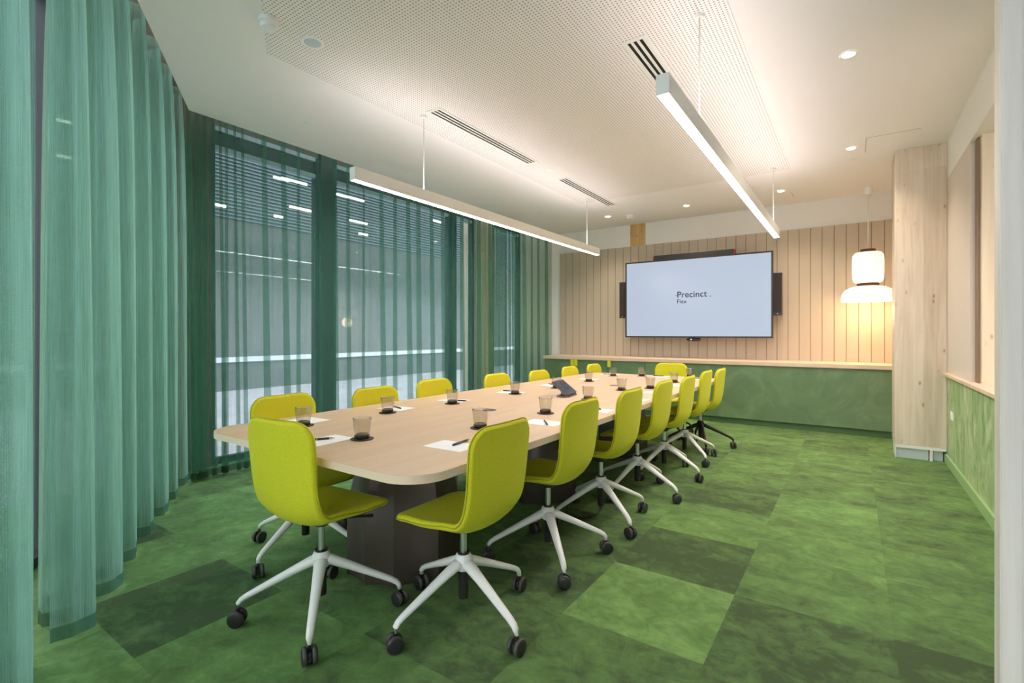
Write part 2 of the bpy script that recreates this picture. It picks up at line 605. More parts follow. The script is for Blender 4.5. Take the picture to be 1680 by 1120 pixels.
# big glulam column at the right
t = thing('timber_column', 'large whitewashed laminated timber column by the green low wall', 'column', (.345, 6.27, 0))
obj('shaft', boxbm(0, RX - .346, 0, .42, .135, C), M_glulam, t, bevel=.004)
obj('base_plate', boxbm(.004, RX - .35, -.004, .40, .105, .134), M_whitem, t)
obj('fin', boxbm(.270, .292, -.004, .3, 0, .105), M_whitem, t)
obj('support_block', boxbm(.012, .262, .02, .3, 0, .1045), M_greyp, t)
obj('support_block', boxbm(.30, .372, .04, .3, 0, .1045), M_greyp, t)
obj('fin', boxbm(.004, .011, -.004, .3, 0, .105), M_whitem, t)

# near post at the right edge of the view
t = thing('timber_post', 'pale painted timber post at the right edge, nearest the camera', 'post', (.395, 1.99, 0))
obj('shaft', boxbm(-.05, .0, -.04, .03, 0, C), M_post, t, bevel=.002)
obj('face_board', boxbm(-.048, -.006, -.044, -.0405, 0, C), M_post, t)

# ------------------------------------------------------------------ windows
GX = -5.0
def window(name, y0, y1, z0=.055, z1=3.2):
    bm = bmesh.new()
    fw = .05
    box(bm, GX - .05, GX + .03, y0, y0 + fw, 0, z1, 0)
    box(bm, GX - .05, GX + .03, y1 - fw, y1, 0, z1, 0)
    box(bm, GX - .05, GX + .03, y0 + fw, y1 - fw, 0, z0, 0)
    box(bm, GX - .02, GX + .0, y0 + fw, y1 - fw, 3.03, 3.17, 0)
    w = struct(obj(name, bm, M_frame))
    obj('transom', boxbm(GX - .05, GX + .03, y0 + fw, y1 - fw, 3.17, 3.215), M_lframe, w)
    obj('head_rail', boxbm(GX - .05, GX + .03, y0 + fw, y1 - fw, 2.99, 3.03), M_lframe, w)
    obj('glass', boxbm(GX - .003, GX + .003, y0 + fw, y1 - fw, z0, 2.99), M_wglass, w)
    return w
window('window_1', 2.2, 3.36)
window('window_2', 3.53, 5.58)
window('window_3', 5.66, 6.13)
window('window_4', 6.6, 7.45)
struct(obj('trim_7', boxbm(GX - .12, GX + .06, 3.362, 3.528, 0, C + .28), M_frame), 'dark mullion')
struct(obj('trim_8', boxbm(GX - .08, GX + .05, 5.582, 5.658, 0, C + .28), M_frame), 'dark mullion')
bm = bmesh.new()
box(bm, GX - .1, GX + .02, 2.2, 3.36, 3.216, C + .28)
box(bm, GX - .1, GX + .02, 3.53, 8.0, 3.216, C + .28)
struct(obj('trim_9', bm, M_slot))
tag(obj('timber_column', boxbm(GX - .2, GX + .08, 1.62, 2.198, 0, C + .28), wood('shaded_timber', lin(96, 78, 54), lin(78, 62, 42), lin(60, 44, 30), lam=9)), 'timber column with shade put into its colour, behind the curtains in the left corner of the glazing', 'column')  # timber darkened in its colour to stand for the shade in the corner
tag(obj('timber_column', boxbm(GX - .2, GX + .08, 6.132, 6.598, 0, C + .28), M_glulam), 'timber column behind the sheer curtain towards the far wall', 'column')
struct(obj('wall_left', boxbm(GX - .1, GX + .06, 7.452, BY, 0, C + .28), M_wall), 'white pier at the far end of the glazing')

# angled glazing
AO = .5
for k in range(5):
    t0, t1 = -.15 + k * 1.35, -.15 + (k + 1) * 1.35 - .01
    # built in wall coordinates: local x along -D, local y outward
    M4 = Matrix(((-D.x, NO.x, 0, CX0), (-D.y, NO.y, 0, CY0), (0, 0, 1, 0), (0, 0, 0, 1)))
    bm = bmesh.new()
    box(bm, t0, t0 + .05, AO - .04, AO + .04, 0, 3.3)
    box(bm, t1 - .05, t1, AO - .04, AO + .04, 0, 3.3)
    box(bm, t0 + .05, t1 - .05, AO - .04, AO + .04, 0, .055)
    box(bm, t0 + .05, t1 - .05, AO - .04, AO + .04, 3.1, 3.3)
    bmesh.ops.transform(bm, matrix=M4, verts=bm.verts)
    w = struct(obj('window_%d' % (5 + k), fix(bm), M_frame))
    bm = boxbm(t0 + .05, t1 - .05, AO - .003, AO + .003, .055, 3.1)
    bmesh.ops.transform(bm, matrix=M4, verts=bm.verts)
    obj('glass', fix(bm), M_wglass, w)

# ------------------------------------------------------------------ outside
bm = boxbm(-16, 8, -14, 30, -.3, -.12)
M_pave = mat('pale_paving', lin(180, 180, 186), .8)
m = M_pave
n = N(m, 'ShaderNodeTexNoise', i_Scale=3., i_Detail=6.)
L(m, objco(m), n.inputs['Vector'])
L(m, ramp(m, n.outputs['Fac'], [(.3, lin(150, 150, 158)), (.7, lin(174, 174, 180))]), bc(m))
struct(obj('ground', bm, M_pave), 'pale paving outside the windows')
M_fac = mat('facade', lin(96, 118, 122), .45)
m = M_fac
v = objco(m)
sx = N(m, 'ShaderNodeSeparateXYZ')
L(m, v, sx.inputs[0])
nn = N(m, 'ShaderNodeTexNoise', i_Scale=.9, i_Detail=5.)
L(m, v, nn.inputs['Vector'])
# paler low down, darker higher up, varied by noise
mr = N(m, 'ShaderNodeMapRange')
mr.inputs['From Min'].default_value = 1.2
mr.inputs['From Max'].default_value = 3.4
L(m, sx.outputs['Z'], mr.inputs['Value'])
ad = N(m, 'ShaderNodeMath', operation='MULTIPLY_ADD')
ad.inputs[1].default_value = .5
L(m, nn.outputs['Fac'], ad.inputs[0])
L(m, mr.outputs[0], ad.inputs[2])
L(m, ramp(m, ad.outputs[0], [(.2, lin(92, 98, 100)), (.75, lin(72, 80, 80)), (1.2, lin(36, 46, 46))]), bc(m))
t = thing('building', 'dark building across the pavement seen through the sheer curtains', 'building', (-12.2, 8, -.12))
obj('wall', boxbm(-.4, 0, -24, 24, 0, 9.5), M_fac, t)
obj('ledge', boxbm(0, .06, -24, 24, .68, .80), mat('ledge_white', lin(190, 200, 204), .6), t)
bm = bmesh.new()
for k in range(56):
    z = 4.1 + k * .085
    box(bm, 0, .05, -24, 24, z, z + .03)
obj('louvre', bm, mat('louvre', lin(66, 88, 96), .5), t)
M_lit = mat('lit_fitting', (1, 1, 1, 1), .5, emit=(1., .88, .6, 1), estr=2.2)
def cray(px, py, X):
    fx = (px - 840) / F_PX
    dx, dy = -math.sin(YAW) + math.cos(YAW) * fx, math.cos(YAW) + math.sin(YAW) * fx
    s = X / dx
    return dy * s, H_CAM + (547.17 - py) / F_PX * s
for px, py, ln_ in ((462, 293, .5), (484, 297, .9), (354, 335, .6), (497, 343, .9), (458, 355, .3), (560, 320, .6), (584, 326, .8), (589, 364, .8), (597, 384, .4), (718, 363, .5), (200, 300, .3), (66, 245, .3), (104, 198, .3), (104, 256, .3)):
    y, z = cray(px, py, -12.1)
    obj('lit_lamp', boxbm(.055, .09, y - 8 - ln_ * .4, y - 8 + ln_ * .4, z + .12 - .028, z + .12 + .028), M_lit, t)

# ------------------------------------------------------------------ curtains
def catmull(pts, n):
    out = []
    for i in range(len(pts) - 1):
        p0, p1, p2, p3 = pts[max(i - 1, 0)], pts[i], pts[i + 1], pts[min(i + 2, len(pts) - 1)]
        for k in range(n):
            t = k / n
            out.append(tuple(.5 * (2 * b + (c - a) * t + (2 * a - 5 * b + 4 * c - d) * t * t + (3 * b - a - 3 * c + d) * t ** 3) for a, b, c, d in zip(p0, p1, p2, p3)))
    out.append(pts[-1])
    return out

def curtain(name, label, origin, along, inward, plan, mt, ztop=3.22, zbot=.018, seed=1):
    """plan(z01, s01) list: returns list of (s, n) for a height fraction"""
    rows = 15
    def grid(zs):
        bm = bmesh.new()
        uvl = bm.loops.layers.uv.new('UVMap')
        prev = None
        ref = plan(.5)
        arc = [0]
        for a_, b_ in zip(ref, ref[1:]):
            arc.append(arc[-1] + math.hypot(b_[0] - a_[0], b_[1] - a_[1]))
        for z in zs:
            h = (z - zbot) / (ztop - zbot)
            pts = plan(h)
            row = []
            for i, (s, n_) in enumerate(pts):
                u = arc[i]
                row.append((bm.verts.new(origin + along * s + inward * n_ + Vector((0, 0, z))), u, z))
            if prev:
                for i in range(len(row) - 1):
                    q = (prev[i], prev[i + 1], row[i + 1], row[i])
                    f = bm.faces.new([v[0] for v in q])
                    for lo, v in zip(f.loops, q):
                        lo[uvl].uv = (v[1], v[2])
            prev = row
        return bm
    hz = .075
    zs = [hz + (ztop - hz) * k / rows for k in range(rows + 1)]
    o = obj(name, grid(zs), mt, smooth=True)
    tag(o, label, 'curtain', 'teal sheer curtains along the glazing')
    obj('hem', grid([zbot, (zbot + hz) / 2, hz]), M_hem, o, smooth=True)
    return o

def wave_plan(length, nper, amp, over, seed, sgn=1):
    r = random.Random(seed)
    A = [r.uniform(.8, 1.2) for _ in range(int(nper) + 3)]
    ph = [r.uniform(-.25, .25) for _ in range(int(nper) + 3)]
    ph[0] = 0
    def plan(h):
        out = []
        n = int(nper * 40)
        flare = 1 + .25 * (1 - h)
        for i in range(n + 1):
            u = i / n * nper
            k = int(u)
            am = amp * (A[k] * (1 - (u - k)) + A[k + 1] * (u - k)) * flare * (1 - .45 * h ** 6)
            p = (ph[k] * (1 - (u - k)) + ph[k + 1] * (u - k)) * min(1, (nper - u) * 2)
            th = 2 * PI * u * sgn
            s = u / nper * length - over * (length / nper) * math.sin(2 * th) / (2 * PI) * (1 - .3 * h) * sgn * min(1, u * 2, (nper - u) * 2) + p * (length / nper) * .25 * (1 - h)
            nn_ = am * math.sin(th) + .012 * math.sin(3.1 * th + 1.5 * h + p * 9) * (1 - h * .5) + .006 * math.sin(8.3 * th + p * 20)
            out.append((s, nn_))
        return out
    return plan

def pinch_plan(length, gap0, gap1, seed, depth=.06, dense=()):
    r = random.Random(seed)
    segs = []
    s = .02
    while s < length - .1:
        g = r.uniform(gap0, gap1)
        for a, b, f in dense:
            if a < s < b:
                g *= f
        segs.append((s, g, r.uniform(.6, 1.3), r.uniform(-1, 1), r.uniform(-.03, .03)))
        s += g + .045
    def plan(h):
        pts = []
        for (s0, g, w, q, sh) in segs:
            wd_ = (.032 + .030 * (1 - h)) * w
            d = depth * w * (1 - .3 * h)
            x = s0 + sh * (1 - h)
            for a, b in ((0, 0), (.55, .05), (.30, .5), (.15, .9), (.6, 1.15), (1.0, .9), (.8, .5), (.5, .05), (1.1, 0)):
                pts.append((x + a * wd_, b * d - .01))
            pts.append((x + wd_ + (g - wd_ * .2) * .5, -.012 + .012 * q))
        pts.append((length, 0))
        return catmull(pts, 4)
    return plan

cp = ang(-.10, .10)
WX = -4.565
# angled wall, from the corner towards the camera
curtain('curtain', 'teal sheer curtain on the angled glazing, from the corner to the narrow gap', Vector((cp.x, cp.y, 0)), -D, -NO,
        wave_plan(2.37, 6.5, .085, .75, 4), M_sheer)
p = ang(2.385, .10)
curtain('curtain', 'teal sheer curtain at the left edge of the view, nearest the camera', p, -D, -NO,
        wave_plan(1.62, 4.0, .085, .75, 9, -1), M_sheer)
# long wall
curtain('curtain', 'teal sheer curtain on the long glazing, nearest the corner', Vector((WX, 1.80, 0)), Vector((0, 1, 0)), Vector((1, 0, 0)),
        pinch_plan(4.13, .12, .20, 5, dense=((0, .46, .12),)), M_sheer2)
curtain('curtain', 'teal sheer curtain on the long glazing, at the far wall end', Vector((WX, 5.95, 0)), Vector((0, 1, 0)), Vector((1, 0, 0)),
        pinch_plan(1.95, .12, .24, 11, dense=((.0, .7, .25),)), M_sheer2)
bm = bmesh.new()
box(bm, WX - .02, WX + .02, 1.89, 7.95, 3.225, 3.26)
tag(obj('curtain_track', bm, M_track), 'grey curtain track above the long glazing curtains', 'curtain track')

# ------------------------------------------------------------------ cabinet run on the far wall
CYF = 7.34
t = thing('cabinet', 'long low green plaster-finish cabinet under the wall screen', 'cabinet', (-4.386, CYF, 0))
obj('carcass', boxbm(.012, RX + 4.386 - .002, .022, BY - CYF - .03, .085, .812), M_plinth, t)
for a, b in ((0, 1.166), (1.172, 1.772), (1.782, RX + 4.386 - .002)):
    obj('door_panel', boxbm(a, b, 0, .021, .08, .811), M_green, t, bevel=.0015)
obj('plinth', boxbm(.02, RX + 4.386 - .002, .05, BY - CYF - .03, 0, .0845), M_plinth, t)
tag(obj('worktop', boxbm(-4.40, RX - .002, CYF - .03, BY - .029, .8125, .862), M_ledge, bevel=.002), 'pale wooden shelf top running over the green cabinet', 'worktop')

def outlet(x, label):
    t = thing('power_outlet', label, 'power outlet', (x, CYF - .001, .765), 0, 'yellow power outlets on the cabinet front')
    obj('housing', boxbm(-.028, .028, -.028, 0, -.058, .046), M_yel, t, bevel=.004)
    for z in (-.03, .018):
        bm = bmesh.new()
        box(bm, -.016, .016, -.031, -.0285, z - .015, z + .015)
        o = obj('socket', bm, mat('socket_face', lin(236, 232, 60), .4), t, bevel=.002)
        bm = bmesh.new()
        for q in (-.006, .006):
            box(bm, q - .0015, q + .0015, -.0325, -.0312, z - .004, z + .006)
        box(bm, -.0015, .0015, -.0325, -.0312, z - .011, z - .006)
        obj('socket_slot', bm, M_slotd, o)
outlet(-3.842, 'yellow power outlet on the cabinet front, leftmost of the three')
outlet(-3.775, 'yellow power outlet on the cabinet front, middle of the three, right of its twin')
outlet(-3.185, 'yellow power outlet alone on the cabinet front, rightmost of the three')

# ------------------------------------------------------------------ wall screen
TYF = 7.70
t = thing('television', 'large wall screen in a thin black frame showing a pale blue page with a logo', 'television', (-2.0, BY - .03, 1.79))
x0, x1, z0, z1 = -3.065 + 2.0, -.915 + 2.0, 1.180 - 1.79, 2.395 - 1.79
yy = TYF - (BY - .03)
obj('back_case', boxbm(x0 + .02, x1 - .02, yy + .03, yy + .09, z0 + .02, z1 - .02), M_blackm, t)
obj('wall_bracket', boxbm(-.4, .4, yy + .09, 0, -.25, .25), M_blackm, t)
fw = .022
bm = bmesh.new()
box(bm, x0, x0 + fw, yy, yy + .04, z0, z1); box(bm, x1 - fw, x1, yy, yy + .04, z0, z1)
box(bm, x0 + fw, x1 - fw, yy, yy + .04, z0, z0 + fw); box(bm, x0 + fw, x1 - fw, yy, yy + .04, z1 - fw, z1)
obj('bezel', bm, M_plas, t)
scr = obj('display', boxbm(x0 + fw, x1 - fw, yy + .006, yy + .03, z0 + fw, z1 - fw), M_screen, t)

def text(body, size, x, z, y, parent, m, name, bold=0):
    cu = bpy.data.curves.new(name, 'FONT')
    cu.body = body
    cu.size = size
    cu.extrude = .0006
    cu.offset = bold
    cu.space_character = 1.02
    o = bpy.data.objects.new(name, cu)
    COL.objects.link(o)
    dg = bpy.context.evaluated_depsgraph_get()
    me = bpy.data.meshes.new_from_object(o.evaluated_get(dg))
    bpy.data.objects.remove(o)
    me.materials.clear()
    me.materials.append(m)
    q = bpy.data.objects.new(name, me)
    COL.objects.link(q)
    q.parent = parent
    q.location = (x, y, z)
    q.rotation_euler = (PI / 2, 0, 0)
    return q
ty = yy + .0045
text('Precinct', .131, -2.235 + 2.0, 1.795 - 1.79, ty, scr, M_navy, 'logo_word', .0012)
text('Flex', .088, -2.235 + 2.0, 1.705 - 1.79, ty, scr, M_navy, 'logo_subtitle', .0003)
obj('logo_mark', boxbm(-.256, -.238, ty - .001, ty + .001, .032, .041), M_navy, scr)
obj('logo_mark', boxbm(-.229, -.212, ty - .0022, ty - .0012, .032, .041), M_navy, scr)
obj('logo_mark', boxbm(.247, .268, ty - .001, ty + .001, .004, .012), M_navy, scr)
t = thing('soundbar', 'black soundbar with red end caps on top of the wall screen', 'soundbar', (-2.0, TYF + .06, 2.395))
obj('body', boxbm(-.60, .575, -.045, .035, 0, .075), M_plas, t, bevel=.003)
obj('bracket', boxbm(-.1, .1, .036, BY - .03 - TYF - .06, .01, .05), M_blackm, t)
obj('end_cap', boxbm(.576, .590, -.04, .03, .004, .068), M_red, t)
obj('end_cap', boxbm(-.612, -.601, -.04, .03, .004, .068), M_red, t)
for x, lb, w in ((-3.125, 'slim black speaker on the left side of the wall screen', .052), (-.860, 'slim black speaker on the right side of the wall screen', .052)):
    t = thing('speaker', lb, 'speaker', (x, TYF + .05, 1.79), 0, 'slim side speakers of the wall screen')
    obj('body', boxbm(-w, w, -.03, .04, -.295, .295), M_plas, t, bevel=.004)
    obj('grille', boxbm(-w + .008, w - .008, -.036, -.031, -.255, .285), mat('grille', lin(52, 44, 42), .9), t)
    obj('bracket', boxbm(-.02, .02, .041, BY - .03 - TYF - .05, -.05, .05), M_blackm, t)
    obj('badge', boxbm(-.008, .008, -.0375, -.0362, -.278, -.268), M_greyp, t)
t = thing('webcam', 'small black camera under the wall screen', 'camera', (-1.99, TYF + .03, 1.14))
bm = bmesh.new(); tube(bm, [(-.10, 0, .014), (-.07, 0, .012), (.07, 0, .012), (.10, 0, .014)], [.012, .027, .027, .012], 16)
obj('body', bm, M_plas, t, smooth=True)
bm = bmesh.new(); tube(bm, [(-.03, -.02, .012), (-.03, -.034, .012)], [.012, .011], 16)
obj('lens', bm, M_chrome, t, smooth=True)
obj('mount', boxbm(-.02, .02, -.005, .02, .03, .045), M_plas, t)

# ------------------------------------------------------------------ pendants and ceiling fittings
def linear_pendant(x, y0, y1, label, cables):
    zb, zt, w = 2.35, 2.445, .031
    t = thing('linear_pendant', label, 'pendant light', (x, (y0 + y1) / 2, zb), 0, 'long linear pendants over the table')
    h = (y1 - y0) / 2
    bm = bmesh.new()
    box(bm, -w, -w + .004, -h, h, 0, zt - zb)
    box(bm, w - .004, w, -h, h, 0, zt - zb)
    box(bm, -w + .004, w - .004, -h + .005, h - .005, .03, .06)
    obj('housing', bm, M_whitem, t)
    for s in (-1, 1):
        obj('end_cap', boxbm(-w + .0042, w - .0042, min(s * h, s * (h - .004)), max(s * h, s * (h - .004)), 0, zt - zb), M_whitem, t)
    obj('diffuser', boxbm(-w + .0045, w - .0045, -h + .006, h - .006, .002, .02), M_light, t)
    obj('added_uplight', boxbm(-w + .0045, w - .0045, -h + .006, h - .006, .075, .085), M_up, t)  # added glowing strip, unseen from below, lightens the ceiling
    for cy in cables:
        yy_ = cy - (y0 + y1) / 2
        bm = bmesh.new(); tube(bm, [(0, yy_, zt - zb - .01), (0, yy_, C - zb)], .0045, 8)
        c = obj('suspension_cable', bm, M_whitem, t, smooth=True)
        bm = bmesh.new(); lathe(bm, [(.024, -.02), (.028, 0)], 20, (0, yy_, C - zb))
        obj('ceiling_cup', bm, M_whitem, c, smooth=True, angle=40)
    return t
linear_pendant(-2.975, 2.28, 6.45, 'long white linear pendant light on the window side of the table', (3.0, 6.1))
linear_pendant(-.727, 2.28, 6.44, 'long white linear pendant light on the right side, nearer the timber column', (2.95, 6.15))

def diffuser(x0, x1, y0, y1, label):
    t = thing('air_diffuser', label, 'air vent', ((x0 + x1) / 2, (y0 + y1) / 2, C), 0, 'linear slot air vents in the ceiling')
    w, h = (x1 - x0) / 2, (y1 - y0) / 2
    bm = bmesh.new()
    xs = [-w, -w * .66, -w * .38, -w * .14, w * .14, w * .38, w * .66, w]
    for a, b in ((0, 1), (2, 3), (4, 5), (6, 7)):
        box(bm, xs[a], xs[b], -h + .03, h - .03, -.008, -.003)
    box(bm, -w, w, -h, -h + .03, -.008, -.003)
    box(bm, -w, w, h - .03, h, -.008, -.003)
    obj('frame', bm, M_whitem, t)
    for a, b in ((1, 2), (3, 4), (5, 6)):
        obj('slot', boxbm(xs[a], xs[b], -h + .03, h - .03, -.0055, -.0032), M_slotd, t)
diffuser(-2.90, -2.76, 2.95, 4.50, 'slot air vent in the ceiling on the window side, the nearer of two in line')
diffuser(-2.90, -2.76, 5.12, 6.62, 'slot air vent in the ceiling on the window side, the farther of two in line')
diffuser(-1.20, -1.05, 2.95, 4.50, 'slot air vent in the ceiling above the near end of the right pendant')
diffuser(-1.20, -1.05, 5.12, 6.62, 'slot air vent in the ceiling behind the right pendant')

def downlight(x, y, label, big=0):
    t = thing('downlight', label, 'downlight', (x, y, C), 0, 'recessed ceiling downlights')
    bm = bmesh.new()
    lathe(bm, [(.052, -.001), (.052, -.006), (.046, -.007), (.036, -.002)], 32, ends=False)
    obj('trim_ring', bm, M_whitem if not big else M_chrome, t, smooth=True)
    bm = bmesh.new(); lathe(bm, [(.036, -.0045), (.036, -.0035)], 32)
    obj('lens', bm, M_dl, t)
    ld = bpy.data.lights.new('spot_beam', 'SPOT')
    ld.energy = SPOT_W
    ld.spot_size = math.radians(120)
    ld.spot_blend = .9
    ld.color = (1, .86, .70)
    ld.shadow_soft_size = .04
    lo = bpy.data.objects.new('spot_beam', ld)
    COL.objects.link(lo)
    lo.parent = t
    lo.location = (0, 0, -.012)
downlight(-.025, 3.93, 'recessed downlight on the right of the ceiling, nearest the camera', 1)
downlight(-.017, 5.93, 'recessed downlight on the right of the ceiling, in front of the timber column', 1)
downlight(-.764, 7.19, 'recessed downlight near the far wall, right of the right pendant tip')
downlight(-1.965, 7.24, 'recessed downlight near the far wall, above the wall screen')
downlight(-3.163, 7.22, 'recessed downlight near the far wall, left of the smoke detector')

def detector(x, y, label, r=.055):
    t = thing('smoke_detector', label, 'smoke detector', (x, y, C), 0, 'smoke detectors on the ceiling')
    bm = bmesh.new(); lathe(bm, [(r * .9, -.001), (r, -.01), (r, -.03), (r * .82, -.034)], 32)
    obj('base', bm, M_whitep, t, smooth=True, angle=40)
    bm = bmesh.new(); lathe(bm, [(r * .80, -.0345), (r * .84, -.045), (r * .74, -.062), (r * .3, -.066)], 32)
    obj('sensor_cap', bm, M_whitep, t, smooth=True, angle=50)
detector(-2.80, 1.56, 'white smoke detector on the ceiling near the curtain corner')
detector(-2.828, 7.30, 'white smoke detector on the ceiling near the pine column', .06)
t = thing('ceiling_speaker', 'flush round ceiling speaker beside the near smoke detector', 'speaker', (-2.8, 1.845, C))
bm = bmesh.new(); lathe(bm, [(.072, -.0035), (.07, -.007), (.054, -.007), (.05, -.0045)], 36, ends=False)
obj('trim_ring', bm, M_whitep, t, smooth=True)
bm = bmesh.new(); lathe(bm, [(.053, -.0055), (.053, -.0045)], 36)
obj('grille', bm, mat('speaker_grille', lin(196, 204, 214), .7), t)
for x, y, lb in ((-3.92, 2.54, 'tiny sprinkler cover on the ceiling by the corner of the curtains'), (-2.80, 4.80, 'tiny sprinkler cover on the ceiling between the two left air vents'),
                 (-3.94, 6.44, 'tiny sprinkler cover on the ceiling near the far left curtain'), (-.008, 6.33, 'tiny sprinkler cover on the ceiling behind the second right downlight')):
    bm = bmesh.new(); lathe(bm, [(.036, 0), (.038, -.004), (.036, -.006)], 28, (x, y, C))
    tag(obj('sprinkler_cover', bm, M_whitem, smooth=True, angle=40), lb, 'sprinkler', 'sprinkler covers')
# access hatch joint lines
bm = bmesh.new()
for a in ((.1, .5, 5.70, 5.705), (.1, .105, 5.70, 6.15), (-.66, -.655, 7.33, 7.62)):
    box(bm, a[0], a[1], a[2], a[3], C - .0015, C)
struct(obj('trim_10', bm, mat('joint', lin(170, 160, 150), .8)))

# glass pendant lamp
t = thing('pendant_lamp', 'glowing opal glass pendant lamp of a cylinder over a dome with wooden rings', 'pendant lamp', (.154, 7.62, 1.645))
zc = C - 1.645
bm = bmesh.new(); tube(bm, [(0, 0, .66), (0, 0, zc - .05)], .005, 8)
obj('cord', bm, M_whitep, t, smooth=True)
bm = bmesh.new(); lathe(bm, [(.004, zc - .095), (.028, zc - .09), (.045, zc - .05), (.045, zc)], 28)
obj('ceiling_rose', bm, M_whitep, t, smooth=True, angle=60)
bm = bmesh.new(); lathe(bm, [(.08, .615), (.08, .65)], 36)
obj('top_ring', bm, M_lampw, t, smooth=True, angle=40)
prof = [(.075, .225), (.12, .228), (.15, .245), (.163, .29), (.166, .36), (.166, .52), (.160, .575), (.135, .608), (.08, .615)]
bm = bmesh.new(); lathe(bm, prof, 44)
obj('glass_cylinder', bm, M_lampg, t, smooth=True, angle=70)
bm = bmesh.new(); lathe(bm, [(.115, .190), (.118, .225)], 40)
obj('middle_ring', bm, M_lampw, t, smooth=True, angle=40)
prof = [(.275, .022), (.283, 0), (.283, .05), (.272, .10), (.24, .145), (.18, .178), (.115, .19)]
bm = bmesh.new(); lathe(bm, prof, 52, ends=False)
rr = lathe(bm, [(.275, .022), (.02, .030)], 52)
obj('glass_dome', bm, M_lampg, t, smooth=True, angle=60)
ld = bpy.data.lights.new('bulb', 'POINT')
ld.energy = 6; ld.color = (1, .66, .36); ld.shadow_soft_size = .12
lo = bpy.data.objects.new('bulb', ld); COL.objects.link(lo); lo.parent = t; lo.location = (0, 0, -.13)

# ------------------------------------------------------------------ table
TT = .74
TROT = math.radians(-.3)
tc = Vector((-1.995, 3.53, 0))
t = thing('conference_table', 'long pale wood conference table with rounded corners on dark pedestals', 'table', tc, TROT)
def rrect(hx, hy, r, n=10):
    out = []
    for cx_, cy_, a0 in ((hx - r, hy - r, 0), (-hx + r, hy - r, PI / 2), (-hx + r, -hy + r, PI), (hx - r, -hy + r, 1.5 * PI)):
        for i in range(n + 1):
            a = a0 + PI / 2 * i / n
            out.append((cx_ + r * math.cos(a), cy_ + r * math.sin(a)))
    return out
bm = bmesh.new()
poly = rrect(.782, 2.335, .16)
prism(bm, poly, TT - .032, TT - .0015, 1)
o = obj('edge_band', bm, mats=[M_tedge, M_tedge], parent=t, smooth=True, angle=30)
bm = bmesh.new()
prism(bm, rrect(.7815, 2.3345, .1595), TT - .0014, TT)
obj('tabletop', bm, M_table, t)
def pedestal(y):
    angs = [math.radians(a) for a in (-123, -89, -56, -6, 57, 91, 124, 174)]
    rads = [.297, .27, .245, .272, .297, .27, .245, .272]
    prof = [(0, .985), (.02, 1.0), (.30, 1.0), (.36, .985), (.46, .92), (.58, .83), (.66, .76), (.707, .71)]
    bm = bmesh.new()
    rings = []
    for z, s in prof:
        ring = []
        for i in range(8):
            a, r = angs[i], rads[i] * s
            a2, r2 = angs[(i + 1) % 8], rads[(i + 1) % 8] * s
            pA_ = Vector((r * math.cos(a), r * math.sin(a), z))
            pB_ = Vector((r2 * math.cos(a2), r2 * math.sin(a2), z))
            ring.append(bm.verts.new(pA_))
            for q in (.25, .5, .75):     # shallow flute between the ribs
                pm = pA_.lerp(pB_, q)
                dd = 1 - .055 * math.sin(PI * q)
                ring.append(bm.verts.new((pm.x * dd, pm.y * dd, z)))
        rings.append(ring)
    n = len(rings[0])
    for a, b in zip(rings, rings[1:]):
        for i in range(n):
            bm.faces.new((a[i], a[(i + 1) % n], b[(i + 1) % n], b[i]))
    bm.faces.new(rings[0][::-1]); bm.faces.new(rings[-1])
    o = obj('pedestal', fix(bm), M_bronze, t, smooth=True, angle=17)
    o.location = (.02, y, 0)
    o.rotation_euler = (0, 0, 0)
    return o
for y in (-1.67, -.25, 1.35):
    pedestal(y)
obj('cable_beam', boxbm(-.13, .13, -1.6, 1.4, .64, .7065), M_blackm, t)

# things on the table
ZT = TT + .0006
def ontable(px, py):
    fx, fy = (px - 840) / F_PX, (547.17 - py) / F_PX
    s = (ZT - H_CAM) / fy
    return ((-math.sin(YAW) + math.cos(YAW) * fx) * s, (math.cos(YAW) + math.sin(YAW) * fx) * s)
for px, py, lb in ((803, 672.5, 'round bronze cable cap in the tabletop behind the nearest right glass'), (1008, 632, 'round bronze cable cap in the tabletop far half')):
    bm = bmesh.new(); x, y = ontable(px, py); lathe(bm, [(.045, -.0005), (.045, .002), (.04, .003)], 30, (x, y, ZT))
    tag(obj('cable_grommet', bm, M_bronze, smooth=True, angle=40), lb, 'cable cap', 'cable caps in the tabletop')

# coaster, tumbler
bm = bmesh.new(); lathe(bm, [(.053, 0), (.054, .002), (.053, .004)], 40)
coaster0 = obj('coaster', bm, M_coast, smooth=True, angle=40)
tum0 = thing('tumbler', '', 'glass')
bm = bmesh.new()
lathe(bm, [(.034, .018), (.0365, .032), (.0395, .052), (.0415, .072), (.0428, .088), (.0432, .0975), (.042, .0975), (.0413, .088), (.040, .072), (.038, .052), (.035, .032), (.032, .020)], 60, ends=False,
      rfun=lambda a, k: 1 + (.035 * abs(math.cos(4.5 * a)) - .02 if k <= 3 else 0))
obj('glass_wall', bm, M_tumbler, tum0, smooth=True)
bm = bmesh.new()
lathe(bm, [(.030, 0), (.034, .002), (.035, .008), (.0345, .018), (.027, .023), (.012, .0185)], 60, rfun=lambda a, k: 1 + (.03 * math.cos(10 * a) if k <= 4 else 0))
obj('glass_base', bm, M_tumbler2, tum0, smooth=True)
